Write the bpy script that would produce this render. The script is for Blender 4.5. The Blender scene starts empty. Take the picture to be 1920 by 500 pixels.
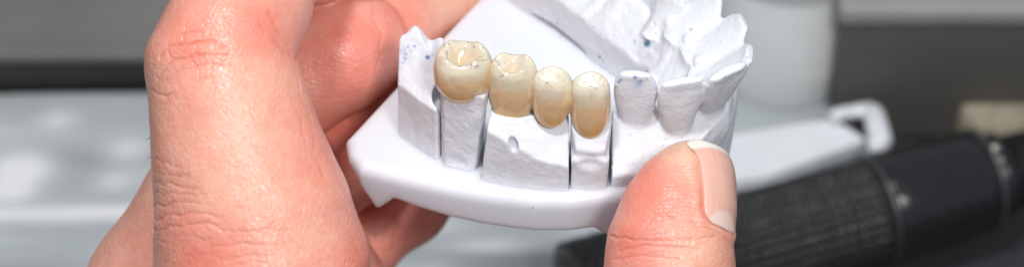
import bpy, math, random
import numpy as np
from mathutils import Vector

# ------------------------------------------------------------------ camera, world, lamps, exposure
C = bpy.context.scene
col = C.collection
MM = 0.001
PITCH = math.radians(40); DIST = 528.0            # mm from the lens to the focus point at the origin
CAM = np.array([0, -DIST * math.cos(PITCH), DIST * math.sin(PITCH)])
RX = np.array([1.0, 0, 0]); FW = np.array([0, math.cos(PITCH), -math.sin(PITCH)]); UP = np.array([0, math.sin(PITCH), math.cos(PITCH)])
KPX = .36 / 1920

cd = bpy.data.cameras.new('camera'); cam = bpy.data.objects.new('camera', cd); col.objects.link(cam)
cam.location = Vector(CAM * MM); cam.rotation_euler = (math.pi / 2 - PITCH, 0, 0)
cd.lens = 100; cd.sensor_width = 36; cd.clip_start = 0.02; cd.clip_end = 20
cd.dof.use_dof = True; cd.dof.focus_distance = (DIST + 6) * MM; cd.dof.aperture_fstop = 11.5
C.camera = cam

w = bpy.data.worlds.new('World'); C.world = w; w.use_nodes = True
w.node_tree.nodes['Background'].inputs[0].default_value = (0.86, 0.93, 1.0, 1)
w.node_tree.nodes['Background'].inputs[1].default_value = 0.38

def lamp(name, loc, target, sx, sy, power, color):
    ld = bpy.data.lights.new(name, 'AREA'); ld.shape = 'RECTANGLE'; ld.size = sx; ld.size_y = sy
    ld.energy = power; ld.color = color
    o = bpy.data.objects.new(name, ld); col.objects.link(o); o.location = loc
    o.rotation_euler = (Vector(target) - Vector(loc)).to_track_quat('-Z', 'Y').to_euler()
    return o
lamp('overhead_lamp', (-0.09, -0.10, 0.62), (0.0, 0.02, 0), 0.07, 0.07, 2.7, (1.0, 0.985, 0.975))
lamp('side_lamp', (0.19, -0.46, 0.50), (0.0, 0, 0), 0.12, 0.12, 2.7, (1.0, 0.985, 0.975))
C.view_settings.view_transform = 'Standard'; C.view_settings.look = 'None'
C.view_settings.exposure = 0.0; C.view_settings.gamma = 1.0

rnd = random.Random(7)

# ------------------------------------------------------------------ geometry helpers (all in millimetres)
def ray(px, py): return FW + RX * (px - 960) * KPX - UP * (py - 250) * KPX
def on_z(px, py, z):
    d = ray(px, py); return CAM + d * ((z - CAM[2]) / d[2])
def at_depth(px, py, dz): return CAM + ray(px, py) * (DIST + dz)

def smin(a, b, k):
    h = np.clip(.5 + .5 * (b - a) / k, 0, 1)
    return b + (a - b) * h - k * h * (1 - h)
def smax(a, b, k): return -smin(-a, -b, k)
def sstep(a, b, x):
    t = np.clip((x - a) / (b - a), 0, 1); return t * t * (3 - 2 * t)

def _hash(i, j, k, seed):
    h = (i * 374761393 + j * 668265263 + k * 2147483647 + seed * 1274126177) & 0xffffffff
    h = ((h ^ (h >> 13)) * 1274126177) & 0xffffffff
    return ((h ^ (h >> 16)) & 0xffff).astype(np.float32) / 32768.0 - 1.0
def vnoise(P, scale, seed=0):
    q = P / scale; f = np.floor(q); t = (q - f).astype(np.float32); t = t * t * (3 - 2 * t)
    i, j, k = (f[..., n].astype(np.int64) for n in range(3))
    r = 0
    for a in (0, 1):
        for b in (0, 1):
            for c in (0, 1):
                wgt = (t[..., 0] if a else 1 - t[..., 0]) * (t[..., 1] if b else 1 - t[..., 1]) * (t[..., 2] if c else 1 - t[..., 2])
                r = r + wgt * _hash(i + a, j + b, k + c, seed)
    return r
def fbm(P, scale, n=3, seed=0):
    r = 0; amp = 1.0
    for o in range(n):
        r = r + amp * vnoise(P, scale / 2 ** o, seed + o); amp *= .5
    return r

def grid(lo, hi, h):
    ax = [np.arange(lo[n], hi[n] + h, h, dtype=np.float32) for n in range(3)]
    return np.meshgrid(*ax, indexing='ij', sparse=True)

def nets(f, lo, h):
    """naive surface nets: a quad mesh on the zero level of f"""
    lo = np.array(lo, dtype=np.float64)
    f = f.astype(np.float32); s = f < 0
    n = np.array(f.shape) - 1
    cnt = np.zeros(n, dtype=np.int8)
    for a in (0, 1):
        for b in (0, 1):
            for c in (0, 1):
                cnt += s[a:a + n[0], b:b + n[1], c:c + n[2]]
    act = np.argwhere((cnt > 0) & (cnt < 8))
    idx = -np.ones(n, dtype=np.int64); idx[tuple(act.T)] = np.arange(len(act))
    acc = np.zeros((len(act), 3)); num = np.zeros(len(act))
    cs = [(a, b, c) for a in (0, 1) for b in (0, 1) for c in (0, 1)]
    val = {q: f[act[:, 0] + q[0], act[:, 1] + q[1], act[:, 2] + q[2]] for q in cs}
    for q in cs:
        for ax in range(3):
            if q[ax]: continue
            r = list(q); r[ax] = 1; r = tuple(r)
            v0, v1 = val[q], val[r]
            m = (v0 < 0) != (v1 < 0)
            t = np.where(m, v0 / np.where(m, v0 - v1, 1), 0)
            p = np.tile(np.array(q, dtype=float), (len(act), 1)); p[:, ax] = t
            acc[m] += p[m]; num[m] += 1
    V = lo + (act + acc / num[:, None]) * h
    quads = []
    for ax in range(3):
        u, v = (ax + 1) % 3, (ax + 2) % 3
        A = [slice(None)] * 3; B = [slice(None)] * 3
        A[ax] = slice(0, -1); B[ax] = slice(1, None)
        ch = s[tuple(A)] != s[tuple(B)]
        E = np.argwhere(ch)
        ok = (E[:, u] > 0) & (E[:, v] > 0) & (E[:, u] < n[u]) & (E[:, v] < n[v])
        E = E[ok]
        flip = s[tuple(E.T)]
        def cell(du, dv):
            q = E.copy(); q[:, u] -= du; q[:, v] -= dv; return idx[tuple(q.T)]
        Q = np.stack([cell(1, 1), cell(0, 1), cell(0, 0), cell(1, 0)], 1)
        Q[~flip] = Q[~flip][:, ::-1]
        quads.append(Q)
    return V, np.concatenate(quads)

def vnormals(V, Q):
    d = np.cross(V[Q[:, 2]] - V[Q[:, 0]], V[Q[:, 3]] - V[Q[:, 1]])
    N = np.zeros_like(V)
    for k in range(4): np.add.at(N, Q[:, k], d)
    return N / (np.linalg.norm(N, axis=1)[:, None] + 1e-12)

def props(o, label=None, cat=None, group=None, kind=None):
    if label: o['label'] = label
    if cat: o['category'] = cat
    if group: o['group'] = group
    if kind: o['kind'] = kind
    return o

def put(name, V, F, mat, parent=None, origin=(0, 0, 0), N=None, colors=None, smooth=True):
    """link one mesh object; V in mm in world space, origin in mm"""
    org = np.array(origin, dtype=float)
    me = bpy.data.meshes.new(name)
    V = np.asarray(V, dtype=float)
    if isinstance(F, np.ndarray):
        used = np.unique(F); mp = -np.ones(len(V), dtype=np.int64); mp[used] = np.arange(len(used))
        V = V[used]; F = mp[F]
        if N is not None: N = N[used]
        if colors is not None: colors = colors[used]
        me.vertices.add(len(V)); me.vertices.foreach_set('co', ((V - org) * MM).astype(np.float32).ravel())
        me.loops.add(F.size); me.loops.foreach_set('vertex_index', F.astype(np.int32).ravel())
        me.polygons.add(len(F)); me.polygons.foreach_set('loop_start', (np.arange(len(F)) * F.shape[1]).astype(np.int32))
        me.update(calc_edges=True)
    else:
        me.from_pydata([tuple((v - org) * MM) for v in V], [], F)
    me.validate()
    me.polygons.foreach_set('use_smooth', [smooth] * len(me.polygons))
    if colors is not None:
        at = me.attributes.new('tint', 'FLOAT_COLOR', 'POINT')
        at.data.foreach_set('color', np.c_[colors, np.ones(len(colors))].astype(np.float32).ravel())
    if N is not None: me.normals_split_custom_set_from_vertices([tuple(x) for x in N])
    me.materials.append(mat)
    o = bpy.data.objects.new(name, me); col.objects.link(o)
    if parent is not None:
        o.parent = parent; o.location = Vector(org * MM) - parent.location
    else: o.location = Vector(org * MM)
    return o

def empty(name, origin):
    o = bpy.data.objects.new(name, None); col.objects.link(o); o.location = Vector(np.array(origin) * MM)
    o.empty_display_size = .01
    return o

def poly_sdf(X, Y, pts):
    """signed distance to a closed polygon, negative inside"""
    pts = np.array(pts, dtype=float); n = len(pts)
    d = None; sgn = None
    for i in range(n):
        a, b = pts[i], pts[(i + 1) % n]
        e = b - a; wx, wy = X - a[0], Y - a[1]
        t = np.clip((wx * e[0] + wy * e[1]) / (e @ e), 0, 1)
        q = (wx - e[0] * t) ** 2 + (wy - e[1] * t) ** 2
        d = q if d is None else np.minimum(d, q)
        c = ((a[1] > Y) != (b[1] > Y)) & (X < (b[0] - a[0]) * (Y - a[1]) / (b[1] - a[1] + 1e-12) + a[0])
        sgn = c if sgn is None else sgn ^ c
    return np.where(sgn, -1, 1) * np.sqrt(d)
def line_dist(X, Y, pts):
    d = None
    for a, b in zip(pts[:-1], pts[1:]):
        a = np.array(a, float); b = np.array(b, float); e = b - a
        t = np.clip(((X - a[0]) * e[0] + (Y - a[1]) * e[1]) / (e @ e), 0, 1)
        q = (X - a[0] - e[0] * t) ** 2 + (Y - a[1] - e[1] * t) ** 2
        d = q if d is None else np.minimum(d, q)
    return np.sqrt(d)
def cone(X, Y, Z, a, b, ra, rb):
    """round cone"""
    a = np.array(a, float); b = np.array(b, float); e = b - a; L = e @ e
    t = np.clip(((X - a[0]) * e[0] + (Y - a[1]) * e[1] + (Z - a[2]) * e[2]) / L, 0, 1)
    return np.sqrt((X - a[0] - e[0] * t) ** 2 + (Y - a[1] - e[1] * t) ** 2 + (Z - a[2] - e[2] * t) ** 2) - (ra + (rb - ra) * t)
def ell(X, Y, Z, c, r):
    q = np.sqrt(((X - c[0]) / r[0]) ** 2 + ((Y - c[1]) / r[1]) ** 2 + ((Z - c[2]) / r[2]) ** 2)
    return (q - 1) * min(r)

# ------------------------------------------------------------------ materials
class NT:
    def __init__(self, name):
        self.m = bpy.data.materials.new(name); self.m.use_nodes = True
        self.t = self.m.node_tree; self.b = self.t.nodes['Principled BSDF']
        self.tc = self.t.nodes.new('ShaderNodeTexCoord')
    def n(self, kind, **kw):
        x = self.t.nodes.new('ShaderNode' + kind)
        for k, v in kw.items():
            if k in x.inputs.keys(): x.inputs[k].default_value = v
            else: setattr(x, k, v)
        return x
    def l(self, a, b): self.t.links.new(a, b)
    def noise(self, scale, detail=3, rough=.5, co=None, dist=0):
        x = self.n('TexNoise', Scale=scale, Detail=detail, Roughness=rough, Distortion=dist)
        self.l(co or self.tc.outputs['Object'], x.inputs['Vector']); return x
    def ramp(self, src, stops):
        x = self.n('ValToRGB'); e = x.color_ramp.elements
        while len(e) < len(stops): e.new(.5)
        for q, (p, c) in zip(e, stops):
            q.position = p; q.color = (*c, 1) if not isinstance(c, (int, float)) else (c, c, c, 1)
        self.l(src, x.inputs[0]); return x
    def mix(self, fac, a, b, mode='MIX'):
        x = self.n('MixRGB', blend_type=mode)
        for i, v in enumerate((fac, a, b)):
            if isinstance(v, (int, float)): x.inputs[i].default_value = v if i == 0 else (v, v, v, 1)
            elif isinstance(v, tuple): x.inputs[i].default_value = (*v, 1)
            else: self.l(v, x.inputs[i])
        return x
    def bump(self, src, strength, dist, prev=None):
        x = self.n('Bump', Strength=strength, Distance=dist); self.l(src, x.inputs['Height'])
        if prev is not None: self.l(prev.outputs[0], x.inputs['Normal'])
        return x
    def set(self, **kw):
        for k, v in kw.items(): self.b.inputs[k.replace('_', ' ')].default_value = v
        return self

def attr(nt, name='tint'):
    return nt.n('Attribute', attribute_name=name)

def mat_plaster():
    nt = NT('white_plaster'); nt.set(Roughness=.62, Specular_IOR_Level=.35)
    a = attr(nt)
    sp = nt.noise(160, 4, .6)
    r = nt.ramp(sp.outputs[0], [(.3, .93), (.7, 1.0)])
    m = nt.mix(1.0, a.outputs['Color'], r.outputs[0], 'MULTIPLY')
    dots = nt.n('TexVoronoi', Scale=330.0); nt.l(nt.tc.outputs['Object'], dots.inputs['Vector'])
    dr = nt.ramp(dots.outputs['Distance'], [(.02, (.25, .27, .38)), (.04, (1, 1, 1))])
    m2 = nt.mix(.7, m.outputs[0], dr.outputs[0], 'MULTIPLY')
    nt.l(m2.outputs[0], nt.b.inputs['Base Color'])
    b1 = nt.bump(nt.noise(600, 6, .7).outputs[0], .55, .0005)
    v = nt.n('TexVoronoi', Scale=520.0, feature='SMOOTH_F1'); nt.l(nt.tc.outputs['Object'], v.inputs['Vector'])
    b2 = nt.bump(nt.ramp(v.outputs['Distance'], [(.0, 0.0), (.22, 1.0)]).outputs[0], .22, .00025, b1)
    nt.l(b2.outputs[0], nt.b.inputs['Normal'])
    return nt.m

def mat_base():
    nt = NT('white_model_base_plastic')
    nt.set(Roughness=.34, Specular_IOR_Level=.45, Subsurface_Weight=.9, Subsurface_Radius=(1, .97, .97), Subsurface_Scale=.005)
    v = nt.n('TexVoronoi', Scale=230.0); nt.l(nt.tc.outputs['Object'], v.inputs['Vector'])
    r = nt.ramp(v.outputs['Distance'], [(.035, (.38, .38, .42)), (.07, (.74, .77, .83))])
    nt.l(r.outputs[0], nt.b.inputs['Base Color'])
    nt.l(nt.bump(nt.noise(320, 3, .5).outputs[0], .12, .0003).outputs[0], nt.b.inputs['Normal'])
    return nt.m

def mat_crown():
    nt = NT('layered_ceramic')
    nt.set(Roughness=.10, Specular_IOR_Level=.6, Subsurface_Weight=.45, Subsurface_Radius=(1, .75, .4), Subsurface_Scale=.0012,
           Coat_Weight=.5, Coat_Roughness=.05)
    a = attr(nt)
    r = nt.ramp(nt.noise(500, 4, .6).outputs[0], [(.35, .93), (.65, 1.0)])
    nt.l(nt.mix(1.0, a.outputs['Color'], r.outputs[0], 'MULTIPLY').outputs[0], nt.b.inputs['Base Color'])
    b = nt.bump(nt.noise(520, 3, .5).outputs[0], .22, .0004)
    nt.l(b.outputs[0], nt.b.inputs['Normal'])
    return nt.m

def mat_skin(name='skin', ridges=False):
    nt = NT(name)
    nt.set(Roughness=.42, Specular_IOR_Level=.5, Subsurface_Weight=.32, Subsurface_Radius=(1, .32, .18), Subsurface_Scale=.0022)
    a = attr(nt)
    big = nt.ramp(nt.noise(55, 4, .6).outputs[0], [(.32, (1, 1, 1)), (.68, (1.0, .74, .70))])
    m = nt.mix(1.0, a.outputs['Color'], big.outputs[0], 'MULTIPLY')
    mott = nt.ramp(nt.noise(420, 4, .65).outputs[0], [(.3, (.93, .84, .80)), (.62, (1, 1, 1))])
    m = nt.mix(.85, m.outputs[0], mott.outputs[0], 'MULTIPLY')
    nt.l(m.outputs[0], nt.b.inputs['Base Color'])
    # skin relief: two stretched furrow nets, pores and a soft swell
    def net(scale, rot, sc):
        mp = nt.n('Mapping'); mp.inputs['Rotation'].default_value = rot; mp.inputs['Scale'].default_value = sc
        wr = nt.noise(260, 2, .5)
        ad = nt.n('VectorMath', operation='MULTIPLY_ADD'); nt.l(wr.outputs['Color'], ad.inputs[0])
        ad.inputs[1].default_value = (.0016, .0016, .0016); nt.l(nt.tc.outputs['Object'], ad.inputs[2])
        nt.l(ad.outputs[0], mp.inputs[0])
        v = nt.n('TexVoronoi', Scale=scale, feature='DISTANCE_TO_EDGE'); nt.l(mp.outputs[0], v.inputs['Vector'])
        return v
    v1 = net(820.0, (.3, .2, .5), (1, .42, 1)); v2 = net(1150.0, (.1, -.4, -.7), (.5, 1, .8)); v3 = net(260.0, (.5, .5, 1.2), (.45, 1, 1))
    b = nt.bump(nt.ramp(v1.outputs['Distance'], [(0, 0.0), (.22, 1.0)]).outputs[0], .28, .00014)
    b = nt.bump(nt.ramp(v2.outputs['Distance'], [(0, 0.0), (.2, 1.0)]).outputs[0], .28, .00012, b)
    b = nt.bump(nt.ramp(v3.outputs['Distance'], [(0, 0.0), (.10, 1.0)]).outputs[0], .10, .00015, b)
    b = nt.bump(nt.noise(1500, 3, .6).outputs[0], .25, .00012, b)
    if ridges:
        wv = nt.n('TexWave', Scale=420.0, Distortion=2.5, Detail=2.0, wave_type='RINGS'); wv.inputs['Detail Scale'].default_value = .25
        mp = nt.n('Mapping'); mp.inputs['Location'].default_value = (.012, .03, -.004); nt.l(nt.tc.outputs['Object'], mp.inputs[0])
        nt.l(mp.outputs[0], wv.inputs['Vector'])
        b = nt.bump(wv.outputs['Color'], .30, .00012, b)
    nt.l(b.outputs[0], nt.b.inputs['Normal'])
    rr = nt.ramp(nt.noise(900, 3, .7).outputs[0], [(.3, .25), (.7, .45)]); nt.l(rr.outputs[0], nt.b.inputs['Roughness'])
    return nt.m

def mat_simple(name, color, rough=.5, metal=0.0, var=.12, scale=80, bump=.15, spec=.5, bdist=.0004):
    nt = NT(name); nt.set(Roughness=rough, Metallic=metal, Specular_IOR_Level=spec)
    c2 = tuple(x * (1 - var) for x in color)
    nt.l(nt.ramp(nt.noise(scale, 4, .6).outputs[0], [(.3, c2), (.7, color)]).outputs[0], nt.b.inputs['Base Color'])
    nt.l(nt.bump(nt.noise(scale * 5, 3, .5).outputs[0], bump, bdist).outputs[0], nt.b.inputs['Normal'])
    return nt.m

M_PL, M_BASE, M_CR = mat_plaster(), mat_base(), mat_crown()
M_SK, M_SK2 = mat_skin('skin'), mat_skin('ridged_skin', True)

# ------------------------------------------------------------------ table and the things lying on it (far behind, out of focus)
TZ = -135.0
def flat(name, pts, z, mat, thick=None, parent=None, origin=None):
    n = len(pts); V = [np.array([p[0], p[1], z]) for p in pts]
    F = [list(range(n))]
    a = sum(pts[i][0] * pts[(i + 1) % n][1] - pts[(i + 1) % n][0] * pts[i][1] for i in range(n))
    if a < 0: F = [F[0][::-1]]
    if thick:
        V += [np.array([p[0], p[1], z - thick]) for p in pts]
        top = F[0]; F.append([i + n for i in top][::-1])
        for i in range(n):
            a_, b_ = top[i], top[(i + 1) % n]; F.append([b_, a_, a_ + n, b_ + n])
    return put(name, V, F, mat, parent, origin if origin is not None else (pts[0][0], pts[0][1], z - (thick or 0)), smooth=False)

props(flat('table', [(-1500, -900), (1500, -900), (1500, 1800), (-1500, 1800)], TZ, mat_simple('dark_table', (.045, .045, .052), .45, scale=20), thick=20, origin=(0, 0, TZ - 20)), kind='structure')

def rbox(name, lo, hi, r, mat, parent=None, origin=None, rotz=0, seg=4):
    """box with rounded edges, rotated about its lower corner"""
    import bmesh
    bm = bmesh.new(); bmesh.ops.create_cube(bm, size=1)
    lo = np.array(lo, float); hi = np.array(hi, float)
    for v in bm.verts:
        v.co = Vector((lo + hi) / 2) + Vector([v.co[k] * (hi - lo)[k] for k in range(3)])
    bmesh.ops.bevel(bm, geom=bm.edges[:], offset=r, segments=seg, affect='EDGES', profile=.5)
    org = np.array(origin if origin is not None else ((lo[0] + hi[0]) / 2, lo[1], lo[2]))
    c, s = math.cos(rotz), math.sin(rotz)
    V = []
    for v in bm.verts:
        p = np.array(v.co) - lo * [1, 1, 0]
        V.append(np.array([lo[0] + p[0] * c - p[1] * s, lo[1] + p[0] * s + p[1] * c, p[2]]))
    F = [[q.index for q in f.verts] for f in bm.faces]
    bm.free()
    return put(name, V, F, mat, parent, org)

# pale tray sheet
def mat_tray():
    nt = NT('pale_grey_tray'); nt.set(Roughness=.38, Specular_IOR_Level=.5)
    n1 = nt.noise(16, 3, .5, dist=.4)
    mp = nt.n('Mapping'); mp.inputs['Scale'].default_value = (.25, 2.2, 1); nt.l(nt.tc.outputs['Object'], mp.inputs[0])
    n2 = nt.noise(26, 3, .5, co=mp.outputs[0])
    a = nt.ramp(n1.outputs[0], [(.42, (.46, .50, .52)), (.72, (.66, .69, .70))])
    b = nt.ramp(n2.outputs[0], [(.35, .78), (.62, 1.15)])
    m = nt.mix(1.0, a.outputs[0], b.outputs[0], 'MULTIPLY')
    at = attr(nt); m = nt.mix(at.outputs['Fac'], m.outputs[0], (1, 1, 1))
    nt.l(m.outputs[0], nt.b.inputs['Base Color'])
    return nt.m
def build_tray():
    z = TZ + 2.0
    P = [on_z(*q, z)[:2] for q in [(-420, 176), (700, 178), (1560, 182), (1655, 300), (1180, 660), (900, 1100), (-600, 1100)]]
    lo = np.min(P, 0); hi = np.max(P, 0)
    h = 2.0
    X, Y, Z = grid((lo[0] - 4, lo[1] - 4, z - 5), (hi[0] + 4, hi[1] + 4, z + 5), h)
    d2 = poly_sdf(X, Y, P)
    zz = 0.5 * np.sin(X / 21 + Y / 33) + .4 * np.sin(Y / 8.3 + 1)
    f = smax(d2, np.abs(Z - z - zz) - 1.4, 1.0)
    V, Q = nets(f, (lo[0] - 4, lo[1] - 4, z - 5), h)
    # shiny highlights of the tray, painted into its colour as white patches
    glints = np.zeros(len(V))
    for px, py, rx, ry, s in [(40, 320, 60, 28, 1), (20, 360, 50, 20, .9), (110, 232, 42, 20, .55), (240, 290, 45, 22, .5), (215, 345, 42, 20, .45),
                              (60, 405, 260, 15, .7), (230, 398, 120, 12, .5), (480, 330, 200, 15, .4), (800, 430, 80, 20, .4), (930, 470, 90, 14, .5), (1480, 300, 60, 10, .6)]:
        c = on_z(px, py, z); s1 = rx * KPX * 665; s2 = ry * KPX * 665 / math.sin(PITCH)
        glints += 1.4 * s * np.exp(-((V[:, 0] - c[0]) / s1) ** 2 - ((V[:, 1] - c[1]) / s2) ** 2)
    glints = np.clip(glints, 0, 1)
    o = put('tray', V, Q, mat_tray(), None, (np.mean(P, 0)[0], np.mean(P, 0)[1], z - 2), colors=np.c_[glints, glints, glints])
    props(o, 'pale grey satin tray with painted white highlights, lying on the table below the hands', 'tray')
build_tray()

# grey equipment slab behind the left hand: dark front face, pale top
def slab():
    y0 = on_z(0, 182, TZ)[1]
    top = TZ + 15.5
    xl = on_z(-500, 180, TZ)[0]; xr = on_z(1330, 180, TZ)[0]
    e = empty('equipment_case', ((xl + xr) / 2, y0, TZ))
    props(e, 'low grey equipment case with a dark front edge, blurred behind the left hand', 'case')
    rbox('front_panel', (xl, y0, TZ + .5), (xr, y0 + 8, top - 3.5), 1.0, mat_simple('dark_panel', (.04, .036, .034), .5), e, origin=(0, y0, TZ))
    rbox('lid', (xl - 1, y0 - 1.5, top - 3.5), (xr + 1, y0 + 130, top), 1.6, mat_simple('grey_lid', (.22, .215, .20), .45, scale=12, var=.35), e, origin=(0, y0, top))
    rbox('rear_ledge', (xl - 1, y0 + 34, top), (xr + 1, y0 + 128, top + 9), 3, mat_simple('dark_ledge', (.09, .09, .085), .5, scale=15), e, origin=(0, y0 + 34, top))
slab()

def right_case():
    y0 = on_z(1700, 262, TZ)[1]
    x0 = on_z(1560, 262, TZ)[0]; x1 = x0 + 150
    e = empty('storage_box', ((x0 + x1) / 2, y0, TZ))
    props(e, 'dark taupe box with a paler lid, blurred behind the black handpiece', 'box')
    rbox('body', (x0, y0, TZ + .3), (x1, y0 + 70, TZ + 38), 1.5, mat_simple('taupe_box', (.105, .098, .09), .6, scale=14, var=.3), e, origin=(x0, y0, TZ))
    rbox('lid', (x0 - 1, y0 - 1, TZ + 38), (x1, y0 + 71, TZ + 43), 1.2, mat_simple('pale_lid', (.30, .30, .29), .5), e, origin=(x0, y0, TZ + 38))
right_case()

# white rounded container behind the cast and the loop-handled tray in front of it
def container():
    c = on_z(1472, 222, TZ)
    e_loc = (c[0], c[1] + 16, TZ)
    prof = [(0, 0), (12, 0), (16.5, 2), (18.8, 7), (19.6, 16), (19.0, 32), (18.3, 39), (19.2, 40), (19.3, 58), (17, 60), (0, 60)]
    V = []; F = []; n = 48
    for r, z in prof:
        for k in range(n):
            a = 2 * math.pi * k / n; V.append(np.array([e_loc[0] + r * math.cos(a), e_loc[1] + r * math.sin(a), TZ + z]))
    for i in range(len(prof) - 1):
        for k in range(n):
            F.append([i * n + k, i * n + (k + 1) % n, (i + 1) * n + (k + 1) % n, (i + 1) * n + k])
    nt = mat_simple('matt_white_plastic', (.80, .82, .82), .4, scale=30)
    body = [f for f in F if max(f) < 7 * n]; cap = [f for f in F if max(f) >= 7 * n]
    e = empty('white_jar', e_loc); props(e, 'blurred white round jar standing behind the front teeth of the cast', 'jar')
    put('body', V, body, nt, e, e_loc); put('lid', V, cap, mat_simple('jar_lid', (.74, .76, .76), .4), e, (e_loc[0], e_loc[1], TZ + 36))
container()

def tube(V, F, pts, r, n=10, closed=False):
    base = len(V); pts = [np.array(p, float) for p in pts]; m = len(pts)
    for i, p in enumerate(pts):
        a = pts[(i - 1) % m] if (i or closed) else pts[0]; b = pts[(i + 1) % m] if (i < m - 1 or closed) else pts[-1]
        t = (b - a) / np.linalg.norm(b - a); s = np.cross(t, [0, 0, 1]);
        if np.linalg.norm(s) < 1e-3: s = np.cross(t, [1, 0, 0])
        s /= np.linalg.norm(s); u = np.cross(s, t)
        rr = r[i] if isinstance(r, (list, tuple)) else r
        for k in range(n):
            q = 2 * math.pi * k / n; V.append(p + rr * (math.cos(q) * s + math.sin(q) * u))
    for i in range(m if closed else m - 1):
        for k in range(n):
            j = (i + 1) % m
            F.append([base + i * n + k, base + i * n + (k + 1) % n, base + j * n + (k + 1) % n, base + j * n + k])
    if not closed: F.append([base + k for k in range(n)][::-1]); F.append([base + (m - 1) * n + k for k in range(n)])

def scoop():
    z = TZ + 12
    q = [on_z(*p, z) for p in [(1330, 260), (1560, 222), (1625, 262), (1440, 330), (1340, 345)]]
    e = empty('plastic_lid', q[1] * [1, 1, 0] + [0, 0, TZ])
    props(e, 'clear white plastic lid with a square loop handle, beside the black handpiece', 'lid')
    m = mat_simple('white_clear_plastic', (.80, .83, .87), .2, scale=40)
    flat('panel', [p[:2] for p in q], z, m, thick=3.0, parent=e, origin=q[1])
    V = []; F = []
    L = [on_z(*p, z + 2) for p in [(1560, 222), (1572, 214), (1600, 209), (1628, 207), (1636, 211), (1640, 220), (1646, 244), (1652, 266), (1646, 273), (1628, 274)]]
    tube(V, F, L, [1.8, 1.8, 1.8, 2.2, 2.6, 2.9, 3.0, 2.9, 2.5, 2.2], 12)
    put('handle', V, F, m, e, L[0])
scoop()

# black handpiece lying on the table
def handpiece():
    R = 13.1; zc = TZ + R + 3.2
    A = on_z(1640, 393, zc); B = on_z(1850, 333, zc)
    ax = (B - A) / np.linalg.norm(B - A); pxm = np.linalg.norm(B - A) / 218.4      # mm per picture pixel along the axis
    side = np.cross(ax, [0, 0, 1]); side /= np.linalg.norm(side); upv = np.cross(side, ax)
    e = empty('handpiece', A - [0, 0, R]); props(e, 'thick black cylindrical handpiece with a ribbed grip and metal rings, lying at lower right', 'handpiece')
    def lathe(name, prof, mat, n=64, flute=0):
        V = []; F = []
        for s, r in prof:
            for k in range(n):
                q = 2 * math.pi * k / n; V.append(A + ax * s * pxm + r * (1 - flute * (math.cos(q * 30) > .35)) * (math.cos(q) * side + math.sin(q) * upv))
        for i in range(len(prof) - 1):
            for k in range(n):
                F.append([i * n + k, i * n + (k + 1) % n, (i + 1) * n + (k + 1) % n, (i + 1) * n + k][::-1])
        F.append([k for k in range(n)]); F.append([(len(prof) - 1) * n + k for k in range(n)][::-1])
        return put(name, V, F, mat, e, A + ax * prof[0][0] * pxm)
    blk = mat_simple('black_rubber', (.018, .018, .020), .30, scale=150, bump=.3, bdist=.0008)
    gl = mat_simple('black_gloss', (.013, .013, .015), .22, scale=90, bump=.3)
    ring = mat_simple('grey_metal_ring', (.13, .135, .14), .35, .8)
    prof = [(-570, 8.5), (-562, 10.5)]
    s = -560
    while s < -8:
        g = (s // 1) % 1
        u = rnd.uniform(.0, .02); prof += [(s, R * .94), (s + 2.5, R * (1 - u)), (s + 7.5, R * (1 - u)), (s + 10, R * .94)]; s += rnd.choice((11, 12, 13, 15))
    lathe('grip', prof, blk, 240, .045)
    lathe('ring', [(-6, R * .97), (-5, R * 1.03), (1, R * 1.04), (3, R * .99)], ring)
    lathe('barrel', [(3, R * 1.0), (8, R * 1.03), (60, R * 1.02), (180, R * .99), (196, R * .95), (200, R * .9)], gl)
    lathe('ring', [(200, R * .9), (202, R * .99), (208, R * .99), (211, R * .90)], ring)
    lathe('neck', [(211, R * .84), (240, R * .82), (246, R * .7), (330, R * .66), (420, R * .5)], gl)
    for k, rr in enumerate((.2, .9, 1.5)):       # little bright screws round the front ring
        q = rr + .25; V = []; F = []
        c = A + ax * 216 * pxm + R * .86 * (math.cos(q) * side * -1 + math.sin(q) * upv * 1)
        tube(V, F, [c - ax * 1.2, c + ax * 1.2], 1.3, 12)
        put('screw', V, F, mat_simple('bright_screw', (.55, .52, .45), .3, .9), e, c)
handpiece()
def cork():
    c = on_z(1852, 290, TZ)
    e_loc = (c[0] + 2, c[1] + 6, TZ)
    V = []; F = []
    prof = [(0, 0), (9.5, 0), (10, 1), (9.2, 11), (8.2, 12), (0, 12)]; n = 32
    for r, z in prof:
        for k in range(n):
            a = 2 * math.pi * k / n; V.append(np.array([e_loc[0] + r * math.cos(a), e_loc[1] + r * math.sin(a), TZ + z]))
    for i in range(len(prof) - 1):
        for k in range(n): F.append([i * n + k, i * n + (k + 1) % n, (i + 1) * n + (k + 1) % n, (i + 1) * n + k])
    o = put('stopper', V, F, mat_simple('beige_cork', (.40, .35, .26), .7, scale=250, var=.4), None, e_loc)
    props(o, 'small beige cork stopper standing behind the narrow end of the black handpiece', 'stopper')
cork()

# ------------------------------------------------------------------ dental cast
BZ = -15.0
WHITE = np.array([.75, .77, .82])
cast = empty('dental_cast', (5, 40, BZ - 8))
props(cast, 'white plaster dental cast on a smooth white base, held between both hands', 'dental cast')

BASE_OUT = [(-32.3, 16.8), (-31.6, 12.5), (-29.2, 8.0), (-25, 6.3), (-19.3, 4.2), (-12, 1.9), (-5.6, .2), (4, -1.5), (11, -1.6), (20, .2), (30, 5), (38, 12), (43, 21), (45, 32), (43.5, 46), (38, 60), (30, 75), (15, 92), (7, 87)]
def rock(X, Y, Z, s=1.0, seed=0):
    P = np.stack(np.broadcast_arrays(X, Y, Z), -1)
    return P

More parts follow.
